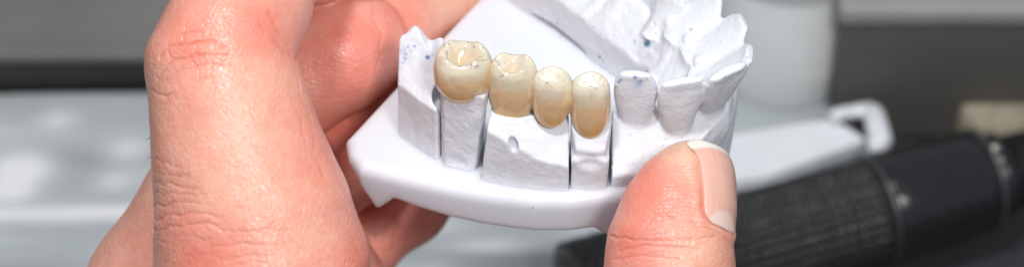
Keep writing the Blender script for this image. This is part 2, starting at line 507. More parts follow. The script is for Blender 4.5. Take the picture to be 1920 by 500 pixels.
def project(F, V, it=2):
    for _ in range(it):
        e = .05; f0 = F(V[:, 0], V[:, 1], V[:, 2])
        g = np.stack([F(V[:, 0] + e, V[:, 1], V[:, 2]), F(V[:, 0], V[:, 1] + e, V[:, 2]), F(V[:, 0], V[:, 1], V[:, 2] + e)], 1) - f0[:, None]
        g /= e; V = V - g * (np.clip(f0, -.5, .5) / np.maximum((g * g).sum(1), .3))[:, None]
    return V
def base_field(X, Y, Z):
    d2 = poly_sdf(X, Y, BASE_OUT)
    zb = np.interp(X, [-40, -33, -29.3, -26.3, -25.7, -22.6, -22, -18, -12, -5.6, 0, 5, 14.5, 15.5, 18.5, 24, 40], [-16, -17.4, -19.9, -25.0, -25.0, -21.3, -21.3, -22.1, -22.8, -23.2, -23.4, -23.4, -23.3, -23.3, -26, -26.5, -26.5])
    zb = np.where(Y > 30, np.maximum(zb, -23), zb)
    return smax(smax(d2 + np.clip(-15 - Z, 0, 30) * .05, Z - BZ, 2.6), zb - Z, .8)
def build_base():
    h = .5; lo = (-35, -4, -28)
    V, Q = nets(base_field(*grid(lo, (48, 95, -13), h)), lo, h)
    V = project(base_field, V, 2)
    return put('base', V, Q, M_BASE, cast, (5, 40, BZ - 8))
build_base()

def paint(V, marks, base=WHITE):
    c = np.tile(base, (len(V), 1))
    for px, py, z, r, cc, s in marks:
        p = on_z(px, py, z) if not isinstance(z, str) else None
        d = V - CAM
        t = d @ FW
        qx = 960 + (d @ RX) / t / KPX; qy = 250 - (d @ UP) / t / KPX
        nz = vnoise(V, .9, 11)
        wgt = s * np.clip(1.3 - ((qx - px) ** 2 + (qy - py) ** 2) / r ** 2 + .5 * nz, 0, 1)
        c = c * (1 - wgt[:, None]) + np.array(cc) * wgt[:, None]
    return c
BLUE = (.10, .20, .62); INK = (.12, .15, .25)

def wall_block(name, foot, Hfun, lo, hi, h=.3, extra=None, seed=0, amp=.16, marks=(), label=None, skew=None):
    X, Y, Z = grid(lo, hi, h)
    d2 = poly_sdf(X + 0 * Z if skew is None else X - skew(X, Z), Y + 0 * Z, foot)
    P = np.stack(np.broadcast_arrays(X, Y, Z), -1)
    n = fbm(P, 2.2, 3, seed) * amp
    H = Hfun(X, Y, Z)
    rough = fbm(P, 3.5, 3, seed + 9) * .30
    f = smax(d2 + n * .45, Z - H + rough, .35)
    f = smax(f, BZ - .6 - Z, .1)
    if extra is not None: f = extra(f, X, Y, Z, P)
    V, Q = nets(f, lo, h)
    o = put(name, V, Q, M_PL, cast, (np.mean([p[0] for p in foot]), np.mean([p[1] for p in foot]), BZ), colors=paint(V, marks))
    if label: props(o, label)
    return o

# distal stump at the far left
def H0(X, Y, Z):
    front = line_dist(X, Y, [(-24, 19.4), (-13.8, 9.6)])
    t = front
    crest = -2.6 + 1.05 * t - .10 * (X + 18)
    return np.minimum(crest, 5.4 - .28 * np.abs(X + 19.6) - .10 * (Y - 20.5) + .9 * np.sin(X * 1.3))
def ex0(f, X, Y, Z, P):
    f = smax(f, -ell(X, Y, Z, (-13.6, 13.6, -2.5), (1.6, 2.6, 2.6)), .8)
    f = smax(f, -ell(X, Y, Z, (-16.6, 17.5, 4.6), (1.6, 2.6, 1.6)), 1.0)
    return f
wall_block('end_block', [(-21.8, 17.3), (-17.5, 12.9), (-14.4, 10.2), (-13.7, 11.2), (-12.9, 23), (-19, 26.5), (-21.6, 24)], H0, (-26, 6, -16), (-10, 30, 9), extra=ex0, seed=3,
           marks=[(765, 88, 0, 3, BLUE, .7), (802, 108, 0, 4, BLUE, 1), (759, 110, 0, 4.5, BLUE, .5), (762, 102, 0, 3, BLUE, .5), (777, 87, 0, 3, BLUE, .8), (812, 103, 0, 3, BLUE, .35), (820, 106, 0, 2.5, BLUE, .4), (756, 118, 0, 3, BLUE, .4), (770, 96, 0, 2.5, BLUE, .5), (798, 100, 0, 9, BLUE, .12), (756, 97, 0, 7, BLUE, .2)],
           label='unworked end stump of the cast with blue ink specks on top')
# die under the big molar crown
wall_block('die', [(-13.45, 10.2), (-12.9, 8.5), (-8.6, 6.8), (-7.1, 7.2), (-6.2, 9.5), (-6.2, 17), (-12.6, 17)], lambda X, Y, Z: 3.0 + 0 * X, (-15, 5, -16), (-4, 19, 5), seed=21, amp=.22,
           extra=lambda f, X, Y, Z, P: smax(f, -ell(X, Y, Z, (-11.2, 7.0, -13.6), (2.2, 1.1, 1.6)), .7), label='narrow plaster die under the largest crown', skew=lambda X, Z: .11 * np.clip(Z + 15, 0, 20) * sstep(-13.5, -7, X))
# middle block under the two bridge units
def H1(X, Y, Z):
    yf = np.interp(X, [-6, 2, 11], [4.2, 1.9, 1.1])
    base = np.interp(X, [-6, -2, 3, 7, 11], [-3.2, -4.2, -6.6, -8.4, -9.2])
    return np.minimum(base + 1.0 * (Y - yf), -1.6 + 0 * X)
def ex1(f, X, Y, Z, P):
    p0 = at_depth(963, 270, 0); r0 = ray(963, 270); r0 = r0 / np.linalg.norm(r0)
    dx, dy, dz = X - p0[0], Y - p0[1], Z - p0[2]; tt = dx * r0[0] + dy * r0[1] + dz * r0[2]
    ax_ = (dx - tt * r0[0]); up_ = (dy - tt * r0[1]) * UP[1] + (dz - tt * r0[2]) * UP[2]
    cyl = (np.sqrt(((ax_ - .25 * up_ * -1) / .85) ** 2 + (up_ / 1.35) ** 2) - 1) * .85
    f = smax(f, -np.maximum(cyl, -f - 1.6), .2)
    f = smax(f, -ell(X, Y, Z, (8.3, 3.4, -5.2), (1.6, 1.2, 1.4)), .8)
    return f
wall_block('middle_block', [(-5.9, 4.3), (-2, 3.0), (2, 2.0), (6, 1.4), (10.7, 1.15), (10.7, 13), (-4.4, 16), (-5.2, 10)], H1, (-8, -1, -16), (13, 18, 2), extra=ex1, seed=33,
           label='wide middle block of the cast with a small round air hole', skew=lambda X, Z: .10 * np.clip(Z + 15, 0, 20) * sstep(8, -5, X))
def H2(X, Y, Z): return np.minimum(-6.2 + 1.1 * (Y - 2), -2.0) + 0 * X
def ex2(f, X, Y, Z, P):
    f = f + .75 * sstep(-8.6, -7.4, Z + .12 * np.sin(X * 2.2)) * sstep(6, 3, Y) - .25
    return smax(f, -ell(X, Y, Z, (14.4, 1.2, -8.6), (2.2, 1.0, 1.5)), .6)
wall_block('die', [(11.4, 2.4), (13.2, 1.9), (15.5, 1.7), (17.5, 2.0), (17.8, 3), (17.8, 12), (11.4, 12)], H2, (10, -1, -16), (19.5, 14, 1), extra=ex2, seed=40, label='narrow plaster die under the smallest crown', skew=lambda X, Z: .05 * np.clip(Z + 15, 0, 20) * sstep(12, 17, X))

# anterior arch with its teeth ---------------------------------------------------
TEETH = [  # tip pixel, tip height, labial direction, height, width, thickness, proclination, pointed, corner rounding
    ((1192, 137), 6.6, (-.12, -1.0), 14.0, 8.7, 7.6, 6, .34, .05),
    ((1279, 150), 6.0, (.25, -.97), 12.6, 9.3, 6.6, 8, .05, .12),
    ((1366, 132), 6.4, (.58, -.81), 13.0, 9.9, 6.8, 22, 0, .15),
    ((1408, 98), 6.0, (.985, -.10), 12.4, 10.4, 7.2, 38, 0, .55),
    ((1395, 38), 6.6, (.96, .22), 12.4, 10.4, 7.2, 40, .0, .60),
    ((1340, -12), 7.0, (.85, .5), 11.6, 9.4, 7.2, 34, .2, .35),
    ((1262, -22), 6.0, (.75, .66), 9.0, 7.2, 8.6, 6, .2, .2)]
def tooth_sdf(X, Y, Z, T):
    (px, py), zt, lab, Ht, Wd, Th, pr, pointed, rd = T
    tip = on_z(px, py, zt); lab = np.array([*lab, 0.]); lab /= np.linalg.norm(lab)
    p = math.radians(pr); a = lab * math.sin(p) + np.array([0, 0, math.cos(p)])
    s = np.cross([0, 0, 1], lab); t = np.cross(s, a); t /= np.linalg.norm(t)
    if t @ lab < 0: t = -t
    def t0f(q): return (Th / 2) * (1 - (1 - .80 * q ** .62)) - 1.3 * q ** 2
    c = tip - a * Ht - t * float(t0f(1.0))
    dx, dy, dz = X - c[0], Y - c[1], Z - c[2]
    h = dx * a[0] + dy * a[1] + dz * a[2]; u = dx * s[0] + dy * s[1]; v = dx * t[0] + dy * t[1] + dz * t[2]
    q = np.clip(h / Ht, 0, 1)
    wdt = Wd / 2 * (.56 + .44 * sstep(-.3, .80, q)) * (1 - rd * np.clip((q - .5) / .5, 0, 1) ** 2.4) * (1 - pointed * np.clip((q - .72) / .28, 0, 1) ** 1.3)
    th = np.maximum(Th / 2 * (1 - .80 * q ** .62), .95)
    t0 = (Th / 2) * (.80 * q ** .62) - 1.3 * q ** 2
    tap = 1 + .18 * np.clip(h, -4, 0); wdt = wdt * tap; th = th * tap
    lob = .10 * np.cos(u / Wd * 2 * math.pi * 1.6) * q          # faint lobes down the labial face
    e = ((np.abs(u) / wdt) ** 2.7 + (np.abs(v - t0 + lob) / th) ** 2.3) ** (1 / 2.5)
    d = (e - 1) * np.minimum(wdt, th * 1.3) * .9
    d = smax(d, h - Ht, .35); d = smax(d, -3 - h, .5)
    return d, c, a
def build_arch():
    h = .33; lo = (17, -1, -16); hi = (52, 74, 10)
    lo = (-2, -1, -16)
    X, Y, Z = grid(lo, hi, h)
    WA = on_z(978, 18, BZ); WB = on_z(1156, 147, BZ); wd = (WB - WA) / np.linalg.norm(WB - WA); wn = (-wd[1], wd[0])
    foot = [(18.8, 2.2), (24, 2.6), (30, 5.2), (36, 9.2), (40.5, 14.5), (42.8, 21), (43.2, 29), (42, 41), (38, 54), (31, 70), (20, 80), (-12, 74), (WA[0] - 12, WA[1] + 14), (WA[0], WA[1]), (26.6, 28.3), (26.6, 20), (19.0, 14)]
    d2 = poly_sdf(X, Y, foot)
    bucc = line_dist(X, Y, [(10, 2), (18.8, 2.2), (24, 2.6), (30, 5.2), (36, 9.2), (40.5, 14.5), (42.8, 21), (43.2, 29), (42, 41), (38, 54), (31, 70), (20, 85)])
    tt = [tooth_sdf(X, Y, Z, T) for T in TEETH]
    dn = line_dist(X, Y, [c[:2] for _, c, _ in tt] + [tt[-1][1][:2] + [-12, 14]])
    t = (X - WA[0]) * wn[0] + (Y - WA[1]) * wn[1]                       # distance from the saw-cut wall
    al = (X - WA[0]) * wd[0] + (Y - WA[1]) * wd[1] - 18                      # along it
    X2 = X + 0 * Y; Y2 = Y + 0 * X
    P2 = np.stack([X2[..., 0], Y2[..., 0], 0 * X2[..., 0]], -1)
    wob = (fbm(P2, 7.0, 3, 5))[..., None]
    rug = .8 * np.abs(np.sin((al + 2.2 * wob + .25 * t) / 5.2 * math.pi)) * sstep(-6, 6, al) * sstep(-1, 3, t) * sstep(22, 8, t)
    edge = 1.5 * np.sin(al * .9 + 2 * wob) * .5
    pal = -8.0 + .16 * np.clip(t, 0, 30) + 5.4 * np.exp(-(dn / 6.5) ** 2) * np.maximum(sstep(0, 8, t), sstep(16, 22, al)) + .8 * wob + rug + .35 * edge - .05 * np.clip(al, -40, 10) * 0 
    h0 = np.interp(X, [18, 26, 34, 43], [-12.6, -11.5, -9.5, -7.5]) + 0 * Y
    h0 = np.where(Y > 24, -7.5, h0)
    H = np.minimum(pal, h0 + np.interp(X, [18, 30, 38], [.85, 1.0, 1.35]) * bucc)
    P = np.stack(np.broadcast_arrays(X, Y, Z), -1)
    n1 = fbm(P, 2.4, 3, 51)
    f = smax(d2 + .05 * n1, Z - H + .20 * n1 * sstep(-14.5, -11, Z), .45)
    # gum ridge under the teeth
    cs = [c + np.array([0, 0, -.2]) for _, c, _ in tt]
    pts = [cs[0] + [-8, 1.5, -2.5]] + cs + [cs[-1] + [-8, 7, -1], cs[-1] + [-20, 18, -2]]
    g = None
    for a, b in zip(pts[:-1], pts[1:]):
        q = cone(X, Y, Z, a + [0, .7, -4.9], b + [0, .7, -4.9], 4.7, 4.7)
        g = q if g is None else smin(g, q, 1.5)
    for a, b in zip(cs[:-1], cs[1:]):                          # papillae between the teeth
        m = (a + b) / 2
        g = smin(g, cone(X, Y, Z, m + [0, 0, -3], m + [0, .3, 2.6], 2.9, 1.2), 1.6)
    f = smin(f, g + .22 * n1, 2.4)
    # root bulges and the little vestibule fold below the first tooth
    for c in cs[:4]:
        f = smin(f, cone(X, Y, Z, c + [0, .1, -3.4], c + [0, -1.4, -9], 2.8, 2.0), 1.8)
    f = smax(f, -ell(X, Y, Z, (24.0, 2.2, -9.5), (3.2, 1.6, 2.2)), 1.4)
    f = smax(f, -ell(X, Y, Z, (29.6, 3.2, -9.0), (1.6, 2.2, 3.2)), 1.4)
    gumf = f
    d = None
    for q, _, _ in tt: d = q if d is None else smin(d, q, .5)
    for k in range(26):                                        # tiny casting beads
        T = TEETH[rnd.randrange(0, 3)]
    f = smin(gumf, d + .07 * n1, 1.3)
    # faces cut by the saw
    f = np.where(Y < 28, smax(f, 18.75 - X + .05 * n1 + .02 * (Z + 15), .3), f)
    f = smax(f, -(t + 0 * Z) + .06 * n1 + np.where(Y < 30, -90, 0), .35) if False else f
    f = smax(f, BZ - .6 - Z, .1)
    cutn = -(t) + .25 * fbm(P, 5.0, 2, 8)
    f = np.where((Y > 29), smax(f, cutn, .4), f)
    # slit where the wall stands off the base
    sl = on_z(1038, 70, BZ)
    sal = (X - sl[0]) * wd[0] + (Y - sl[1]) * wd[1]; stt = (X - sl[0]) * wn[0] + (Y - sl[1]) * wn[1]
    f = smax(f, -ell(sal, stt, Z, (0, 0, BZ), (10.5, 2.5, 1.9)), .3)
    V, Q = nets(f, lo, h)
    N = vnormals(V, Q)
    rs = np.random.RandomState(5)
    for i in rs.choice(len(V), 300, replace=False):            # casting beads and pinholes
        if V[i, 2] < -14: continue
        near_ = np.abs(V - V[i]).max(1) < .9
        g = np.exp(-(((V[near_] - V[i]) ** 2).sum(1)) / rs.uniform(.05, .16))
        V[near_] += N[near_] * (g * rs.choice([.22, .16, -.28, -.2]))[:, None]
    N = vnormals(V, Q)
    # which tooth a vertex belongs to
    VX, VY, VZ = (V[:, k] for k in range(3))
    dd = np.stack([tooth_sdf(VX, VY, VZ, T)[0] for T in TEETH], 1)
    bst = dd.argmin(1); mn = dd.min(1)
    neck = np.array([(V[i] - tt[b][1]) @ tt[b][2] for i, b in enumerate(bst)])
    lab = np.where((mn < .12) & (neck > .3), bst, -1)
    fl = lab[Q]; fl = np.sort(fl, 1)[:, 2]
    marks = [(1213, 82, 0, 7, (.05, .22, .28), .95), (1190, 77, 0, 2.6, BLUE, .9), (1124, 107, 0, 2.6, INK, .8), (1045, 44, 0, 2.2, INK, .6), (1113, 50, 0, 2, INK, .6),
             (1198, 156, 0, 7, BLUE, .35), (1190, 145, 0, 4.5, BLUE, 1), (1202, 151, 0, 3.5, BLUE, .5), (1212, 147, 0, 3, BLUE, .5), (1160, 154, 0, 4, INK, .9), (1164, 150, 0, 3, BLUE, .7), (1196, 164, 0, 12, BLUE, .15),
             (1402, 108, 0, 2.5, INK, .5), (1295, 56, 0, 3, INK, .5)]
    colr = paint(V, marks)
    arch = put('arch', V, Q[fl < 0], M_PL, cast, (33, 30, BZ), N=N, colors=colr)
    props(arch, 'uncut front part of the cast with gum ridge and ridged palate')
    for k in range(len(TEETH)):
        qk = Q[fl == k]
        if not len(qk): continue
        c = tt[k][1]
        me = put('tooth', V, qk, M_PL, None, c, N=N, colors=colr)
        me.parent = arch; me.location = Vector(c * MM) - cast.location - arch.location
    return V
build_arch()

# ------------------------------------------------------------------ ceramic bridge
CROWNS = [  # centre x,y, half widths a,b, occlusal z, margin z, side lift, skew, kind
    dict(c=(-9.2, 11.6), a=5.6, b=5.2, zo=9.6, zm=.9, lift=3.4, white=.15, rot=-.10, n=4),
    dict(c=(.15, 10.1), a=4.75, b=4.0, zo=8.4, zm=-3.0, lift=3.6, white=.35, rot=-.14, n=4),
    dict(c=(7.45, 7.9), a=3.9, b=3.6, zo=7.3, zm=-3.0, lift=4.2, white=.75, rot=-.10, n=2),
    dict(c=(14.6, 6.7), a=3.85, b=3.5, zo=7.0, zm=-4.7, lift=4.2, white=1.0, rot=.0, n=2)]
bridge = empty('dental_bridge', (3, 8, 0))
props(bridge, 'glossy ivory ceramic bridge of four joined tooth crowns seated on the cast', 'dental bridge')
def crown_sdf(X, Y, Z, K):
    c, s = math.cos(K['rot']), math.sin(K['rot'])
    dx, dy = X - K['c'][0], Y - K['c'][1]
    u = dx * c + dy * s; v = -dx * s + dy * c
    a, b, zo, zm = K['a'], K['b'], K['zo'], K['zm']
    q = np.clip((Z - zm) / (zo - zm), 0, 1.1)
    sc = np.where(q < .6, 1 - .20 * ((.6 - q) / .6) ** 2.2, 1 - .13 * ((q - .6) / .4) ** 2)
    # front face bulges, slightly lobed
    au, bv = np.abs(u) / (a * sc), np.abs(v) / (b * sc)
    rad = (au ** 2.35 + bv ** 2.35) ** (1 / 2.35)
    body = (rad - 1) * min(a, b)
    un, vn = u / a, v / b
    rn = np.sqrt(un ** 2 + vn ** 2)
    fossa = -2.4 * np.exp(-(rn / .46) ** 2.6)
    if K['n'] == 4:
        cus = sum(hh * np.exp(-((un - x) ** 2 + (vn - y) ** 2) / .07) for x, y, hh in [(-.50, -.52, .75), (.45, -.55, .8), (-.45, .5, .9), (.48, .48, .85)])
        groove = -.02 * np.exp(-(un + .04 * np.sin(9 * vn)) ** 2 / .012) * (rn < .8) - .35 * np.exp(-(vn - .12 * un + .06 * np.sin(8 * un)) ** 2 / .008) * (rn < .75)
    else:
        cus = sum(hh * np.exp(-((un - x) ** 2 + (vn - y) ** 2) / .10) for x, y, hh in [(0, -.55, .9), (.05, .52, .7)])
        groove = -.55 * np.exp(-(vn + .05 * np.sin(7 * un)) ** 2 / .010) * (rn < .7)
    H = zo + fossa + cus + groove - 1.3 * sstep(.72, 1.12, rn) + .12 * np.sin(un * 11 + vn * 7) * np.exp(-(rn / .7) ** 2)
    d = smax(body, Z - H, .6)
    low = zm + K['lift'] * np.clip(np.abs(un), 0, 1.2) ** 2.2 + .9 * np.clip(vn, 0, 1) 
    d = smax(d, low - Z, .35)
    return d, un, vn, rn, q
def build_bridge():
    for i, K in enumerate(CROWNS):
        h = .22; x, y = K['c']; m = max(K['a'], K['b']) + 1.6
        lo = (x - m, y - m, K['zm'] - 1); hi = (x + m, y + m, K['zo'] + 2)
        X, Y, Z = grid(lo, hi, h)
        d, un, vn, rn, q = crown_sdf(X, Y, Z, K)
        if i < 3:                                              # connector to the next unit, cut half way
            K2 = CROWNS[i + 1]; mid = ((x + K['a'] * .98), (y + K2['c'][1]) / 2 - .3, min(K['zo'], K2['zo']) - 4.2)
            d = smin(d, ell(X, Y, Z, mid, (1.8, 2.2, 2.6)), 1.3)
        P = np.stack(np.broadcast_arrays(X, Y, Z), -1)
        d = d + .035 * fbm(P, 1.6, 2, 70 + i)
        V, Q = nets(d, lo, h)
        N = vnormals(V, Q)
        _, un, vn, rn, q = crown_sdf(V[:, 0], V[:, 1], V[:, 2], K)
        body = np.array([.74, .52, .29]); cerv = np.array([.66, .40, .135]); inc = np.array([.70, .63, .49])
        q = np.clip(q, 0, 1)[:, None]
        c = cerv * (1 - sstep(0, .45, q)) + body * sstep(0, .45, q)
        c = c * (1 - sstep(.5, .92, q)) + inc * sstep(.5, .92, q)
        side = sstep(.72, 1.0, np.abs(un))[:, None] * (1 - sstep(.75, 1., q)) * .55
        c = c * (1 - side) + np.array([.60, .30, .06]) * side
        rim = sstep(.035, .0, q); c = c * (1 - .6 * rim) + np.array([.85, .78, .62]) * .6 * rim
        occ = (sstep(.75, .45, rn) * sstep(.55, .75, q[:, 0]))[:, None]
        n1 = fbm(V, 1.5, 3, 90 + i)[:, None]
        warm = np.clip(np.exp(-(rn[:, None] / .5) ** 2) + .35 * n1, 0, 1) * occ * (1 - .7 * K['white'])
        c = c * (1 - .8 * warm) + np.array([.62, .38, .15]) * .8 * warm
        wh = np.clip(occ * K['white'] * (1.1 + n1), 0, 1)
        c = c * (1 - wh) + np.array([.84, .83, .78]) * wh
        ink = (sstep(.42, .62, vnoise(V, .42, 120 + i)) * sstep(.35, .55, rn) * sstep(1.0, .85, rn) * (q[:, 0] > .78) * sstep(-.1, .3, vnoise(V, 1.7, 60 + i)))[:, None]
        c = c * (1 - .6 * ink) + np.array([.14, .17, .26]) * .6 * ink
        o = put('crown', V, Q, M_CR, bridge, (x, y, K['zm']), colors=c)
        props(o, ['largest molar crown with a deep occlusal hollow', 'second crown with an orange tinted hollow', 'narrow third crown with a speckled white top', 'smallest crown with a chalky white top'][i])
build_bridge()

# ------------------------------------------------------------------ hands (camera-aligned grid, real size)
def cam2world(V): return CAM + V[:, :1] * RX + V[:, 1:2] * UP + V[:, 2:3] * FW
def cp(px, py, dz, r=0):
    """pixel + distance beyond the focus plane -> camera-frame centre and radius in mm"""
    D = DIST + dz; return np.array([(px - 960) * KPX * D, -(py - 250) * KPX * D, D]), r * KPX * D
def chain(X, Y, Z, pts, k, flat=1.0):
    d = None
    for p, q in zip(pts[:-1], pts[1:]):
        a, ra = cp(*p); b, rb = cp(*q)
        zc = a[2]
        e = cone(X, Y, Z, a, b, ra, rb)
        d = e if d is None else smin(d, e, k)
    return d
def pix(X, Y, Z): return 960 + X / Z / KPX, 250 - Y / Z / KPX
def groove(PX, PY, pts, wpx, depth):
    d = line_dist(PX, PY, pts); return depth * np.exp(-(d / wpx) ** 2)

SKIN = np.array([.80, .44, .34])
def skin_tint(V, PX, PY, flush, pale=()):
    c = np.tile(SKIN, (len(V), 1))
    for px, py, r, s in flush:
        g = (s * np.exp(-(((PX - px) ** 2 + (PY - py) ** 2) / r ** 2)) * np.clip(1.05 + .45 * vnoise(V, 3.0, 77), 0, 1.3))[:, None]
        c = c * (1 - g) + np.array([.82, .29, .23]) * g
    for px, py, r, s in pale:
        g = (s * np.exp(-(((PX - px) ** 2 + (PY - py) ** 2) / r ** 2)))[:, None]
        c = c * (1 - g) + np.array([.84, .60, .44]) * g
    return c

def subdivide(V, Q):
    E = np.concatenate([Q[:, [0, 1]], Q[:, [1, 2]], Q[:, [2, 3]], Q[:, [3, 0]]]); E.sort(axis=1)
    key = E[:, 0] * len(V) + E[:, 1]; uk, inv = np.unique(key, return_inverse=True)
    mid = (V[uk // len(V)] + V[uk % len(V)]) / 2; cen = V[Q].mean(1)
    n = len(V); m = len(Q); e = (inv + n).reshape(4, m).T; c = np.arange(m) + n + len(uk)
    NQ = np.concatenate([np.stack([Q[:, k], e[:, k], c, e[:, k - 1]], 1) for k in range(4)])
    return np.concatenate([V, mid, cen]), NQ

def hand_field(X, Y, Z):
    front = chain(X, Y, Z, [(520, 900, 22, 260), (500, 660, 8, 226), (490, 500, 0, 198), (474, 400, -2, 177), (449, 300, -3, 158), (431, 210, -3, 144), (418, 135, -2, 138)], 3)
    knuck = chain(X, Y, Z, [(418, 128, -1, 139), (436, 68, 0, 114), (474, 0, 3, 103), (515, -90, 11, 98), (580, -190, 24, 90)], 4)
    knuck = smin(knuck, chain(X, Y, Z, [(404, 118, -2, 124), (420, 84, -2, 122)], 2), 3)
    f = smin(front, knuck, 1.6)
    heel = chain(X, Y, Z, [(428, 318, 26, 126), (330, 560, 34, 166), (330, 900, 44, 240)], 4)
    f = smin(f, heel, 1.0)
    palm = chain(X, Y, Z, [(500, 320, 42, 130), (560, 640, 52, 190), (520, 900, 56, 240)], 8)
    palm = smin(palm, chain(X, Y, Z, [(470, 220, 42, 110), (500, 100, 44, 100)], 6), 4)
    f = smin(f, palm, 2)
    index = chain(X, Y, Z, [(500, -20, 40, 70), (596, -46, 33, 50), (660, -66, 34, 50)], 3)
    f1 = chain(X, Y, Z, [(470, 220, 42, 110), (560, 150, 40, 102), (634, 103, 40, 104), (664, 84, 42, 102)], 3)
    f1b = chain(X, Y, Z, [(728, 50, 51, 96), (810, -4, 62, 88), (900, -70, 66, 74)], 3)
    f1 = smin(f1, f1b, .8)
    f2 = chain(X, Y, Z, [(470, 440, 54, 112), (560, 355, 55, 104), (655, 284, 55, 97), (750, 212, 61, 88), (840, 130, 74, 76)], 3)
    f3 = chain(X, Y, Z, [(430, 640, 66, 120), (560, 540, 68, 86), (660, 462, 68, 78), (765, 380, 70, 74), (820, 330, 74, 66)], 3)
    g = smin(smin(smin(f1, index, .5), f2, .5), f3, .5)
    return smin(f, g, .6)
FOLDS = [([(303, 72), (340, 60), (378, 56)], 2.2, .30), ([(297, 108), (320, 92), (345, 82), (392, 76), (424, 86)], 2.4, .42), ([(290, 150), (312, 124), (340, 108), (372, 100), (430, 104)], 2.4, .36),
         ([(318, 80), (316, 96), (319, 112)], 2.0, .3), ([(345, 40), (340, 58), (345, 74)], 1.8, .2), ([(310, 148), (330, 132), (380, 120), (450, 126)], 2.0, .24), ([(345, 156), (400, 142), (470, 152)], 1.8, .16),
         ([(360, 104), (378, 128), (372, 150)], 1.6, .16), ([(392, 96), (404, 120), (396, 140)], 1.6, .14), ([(280, 168), (294, 177), (312, 178), (330, 174)], 3.0, .4),
         ([(552, 110), (566, 92), (578, 62), (589, 6)], 3, .45), ([(488, 44), (510, 66), (545, 104)], 6, .5), ([(505, 20), (520, 50), (548, 96)], 4, .25),
         ([(340, 30), (400, 26), (470, 40)], 2, .14), ([(288, 342), (330, 346), (372, 352)], 2.6, .30), ([(288, 362), (330, 362), (380, 366)], 2.2, .26),
         ([(290, 385), (330, 382), (372, 384)], 2.4, .28), ([(290, 408), (340, 402), (410, 408)], 2.6, .30), ([(288, 432), (330, 424), (390, 424), (430, 430)], 2.4, .28), ([(288, 455), (330, 446), (380, 448)], 2.2, .22),
         ([(286, 300), (310, 305), (335, 310)], 2, .2), ([(288, 322), (312, 326), (350, 328)], 2, .2), ([(400, 455), (460, 462), (540, 460)], 2.6, .16), ([(380, 480), (440, 486), (520, 482)], 2.6, .16),
         ([(400, 428), (470, 436), (540, 430)], 2.4, .12), ([(550, 130), (575, 200), (592, 270), (604, 330)], 2.2, .16), ([(536, 150), (560, 220), (580, 290)], 2.0, .12)]
FAR_FOLDS = [([(700, 20), (716, 60), (719, 100), (712, 132)], 3, .5), ([(692, 30), (704, 62), (706, 100)], 2.2, .18), ([(604, 250), (612, 300), (612, 345)], 3, .3), ([(596, 250), (602, 300)], 2, .18),
             ([(735, 392), (742, 430), (735, 470)], 3, .4), ([(560, 180), (600, 190), (640, 184)], 2.4, .14), ([(600, 60), (640, 90), (668, 140)], 2.2, .10)]
def build_left_hand():
    h = .9
    lo = (-100, -72, DIST - 28); hi = (2, 44, DIST + 92)
    V, Q = nets(hand_field(*grid(lo, hi, h)), lo, h)
    V = project(hand_field, V, 1)
    V, Q = subdivide(V, Q); V = project(hand_field, V, 1); V, Q = subdivide(V, Q); V = project(hand_field, V, 1)
    N = vnormals(V, Q)
    PX, PY = pix(V[:, 0], V[:, 1], V[:, 2])
    wx = PX + 7.0 * vnoise(V, 3.2, 31) + 2.5 * vnoise(V, 1.1, 33); wy = PY + 7.0 * vnoise(V, 3.2, 32) + 2.5 * vnoise(V, 1.1, 34)
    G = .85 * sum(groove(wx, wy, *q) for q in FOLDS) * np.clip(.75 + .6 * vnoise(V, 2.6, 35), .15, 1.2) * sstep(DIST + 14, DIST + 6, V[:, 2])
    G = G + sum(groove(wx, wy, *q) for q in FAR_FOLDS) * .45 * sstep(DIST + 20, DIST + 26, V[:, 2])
    # finer random wrinkles: thin dark valleys of stretched noise
    def wrin(sx, sy, sc, seed):
        c, s_ = math.cos(sx), math.sin(sx)
        P = np.stack([(V[:, 0] * c + V[:, 1] * s_) / sy, -V[:, 0] * s_ + V[:, 1] * c, V[:, 2]], 1)
        return np.exp(-(fbm(P, sc, 2, seed) / .14) ** 2)
    nearm = sstep(DIST + 18, DIST + 10, V[:, 2])
    fold_zone = np.exp(-(((PX - 350) / 110) ** 2 + ((PY - 115) / 75) ** 2)) + .8 * np.exp(-(((PX - 340) / 90) ** 2 + ((PY - 400) / 90) ** 2))
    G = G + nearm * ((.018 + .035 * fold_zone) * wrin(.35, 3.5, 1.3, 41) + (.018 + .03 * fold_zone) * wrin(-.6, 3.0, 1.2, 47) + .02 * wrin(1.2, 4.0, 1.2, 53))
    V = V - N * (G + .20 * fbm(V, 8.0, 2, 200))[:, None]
    tint = skin_tint(V, PX, PY, [(380, 470, 60, .6), (420, 490, 90, .5), (340, 430, 50, .3), (350, 90, 60, .5), (470, 60, 60, .5), (540, 90, 40, .4), (570, 260, 40, .4), (640, 120, 110, .55), (700, 60, 100, .6), (780, 30, 80, .4), (640, 300, 160, .5), (740, 430, 160, .65)],
                     [(450, 330, 130, .35), (480, 200, 90, .25), (850, 10, 50, .6), (600, 440, 80, .3), (480, 130, 40, .2)])
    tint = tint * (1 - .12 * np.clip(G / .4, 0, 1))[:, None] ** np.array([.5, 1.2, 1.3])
    W = cam2world(V)
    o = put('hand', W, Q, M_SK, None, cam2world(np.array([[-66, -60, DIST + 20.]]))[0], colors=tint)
    props(o, 'bare hand at left with a wrinkled bent knuckle, its curled fingers behind the cast', 'hand')
    # three loose hairs on the edge of the wrist
    for pts in ([(291, 268, 6), (280, 258, 3), (273, 264, 1)], [(290, 298, 10), (281, 295, 6), (276, 298, 4)]):
        V2 = []; F2 = []; q = [cam2world(cp(a, b, c)[0][None])[0] for a, b, c in pts]
        q = [q[0], (q[0] + q[1]) / 2 + [0, 0, .3], q[1], (q[1] + q[2]) / 2 + [0, 0, .1], q[2]]
        tube(V2, F2, q, [.06, .055, .05, .04, .02], 6)
        hr = put('hair', V2, F2, mat_simple('brown_hair', (.08, .05, .03), .5), None, q[0]); hr.parent = o; hr.location = Vector(q[0] * MM) - o.location
    return o
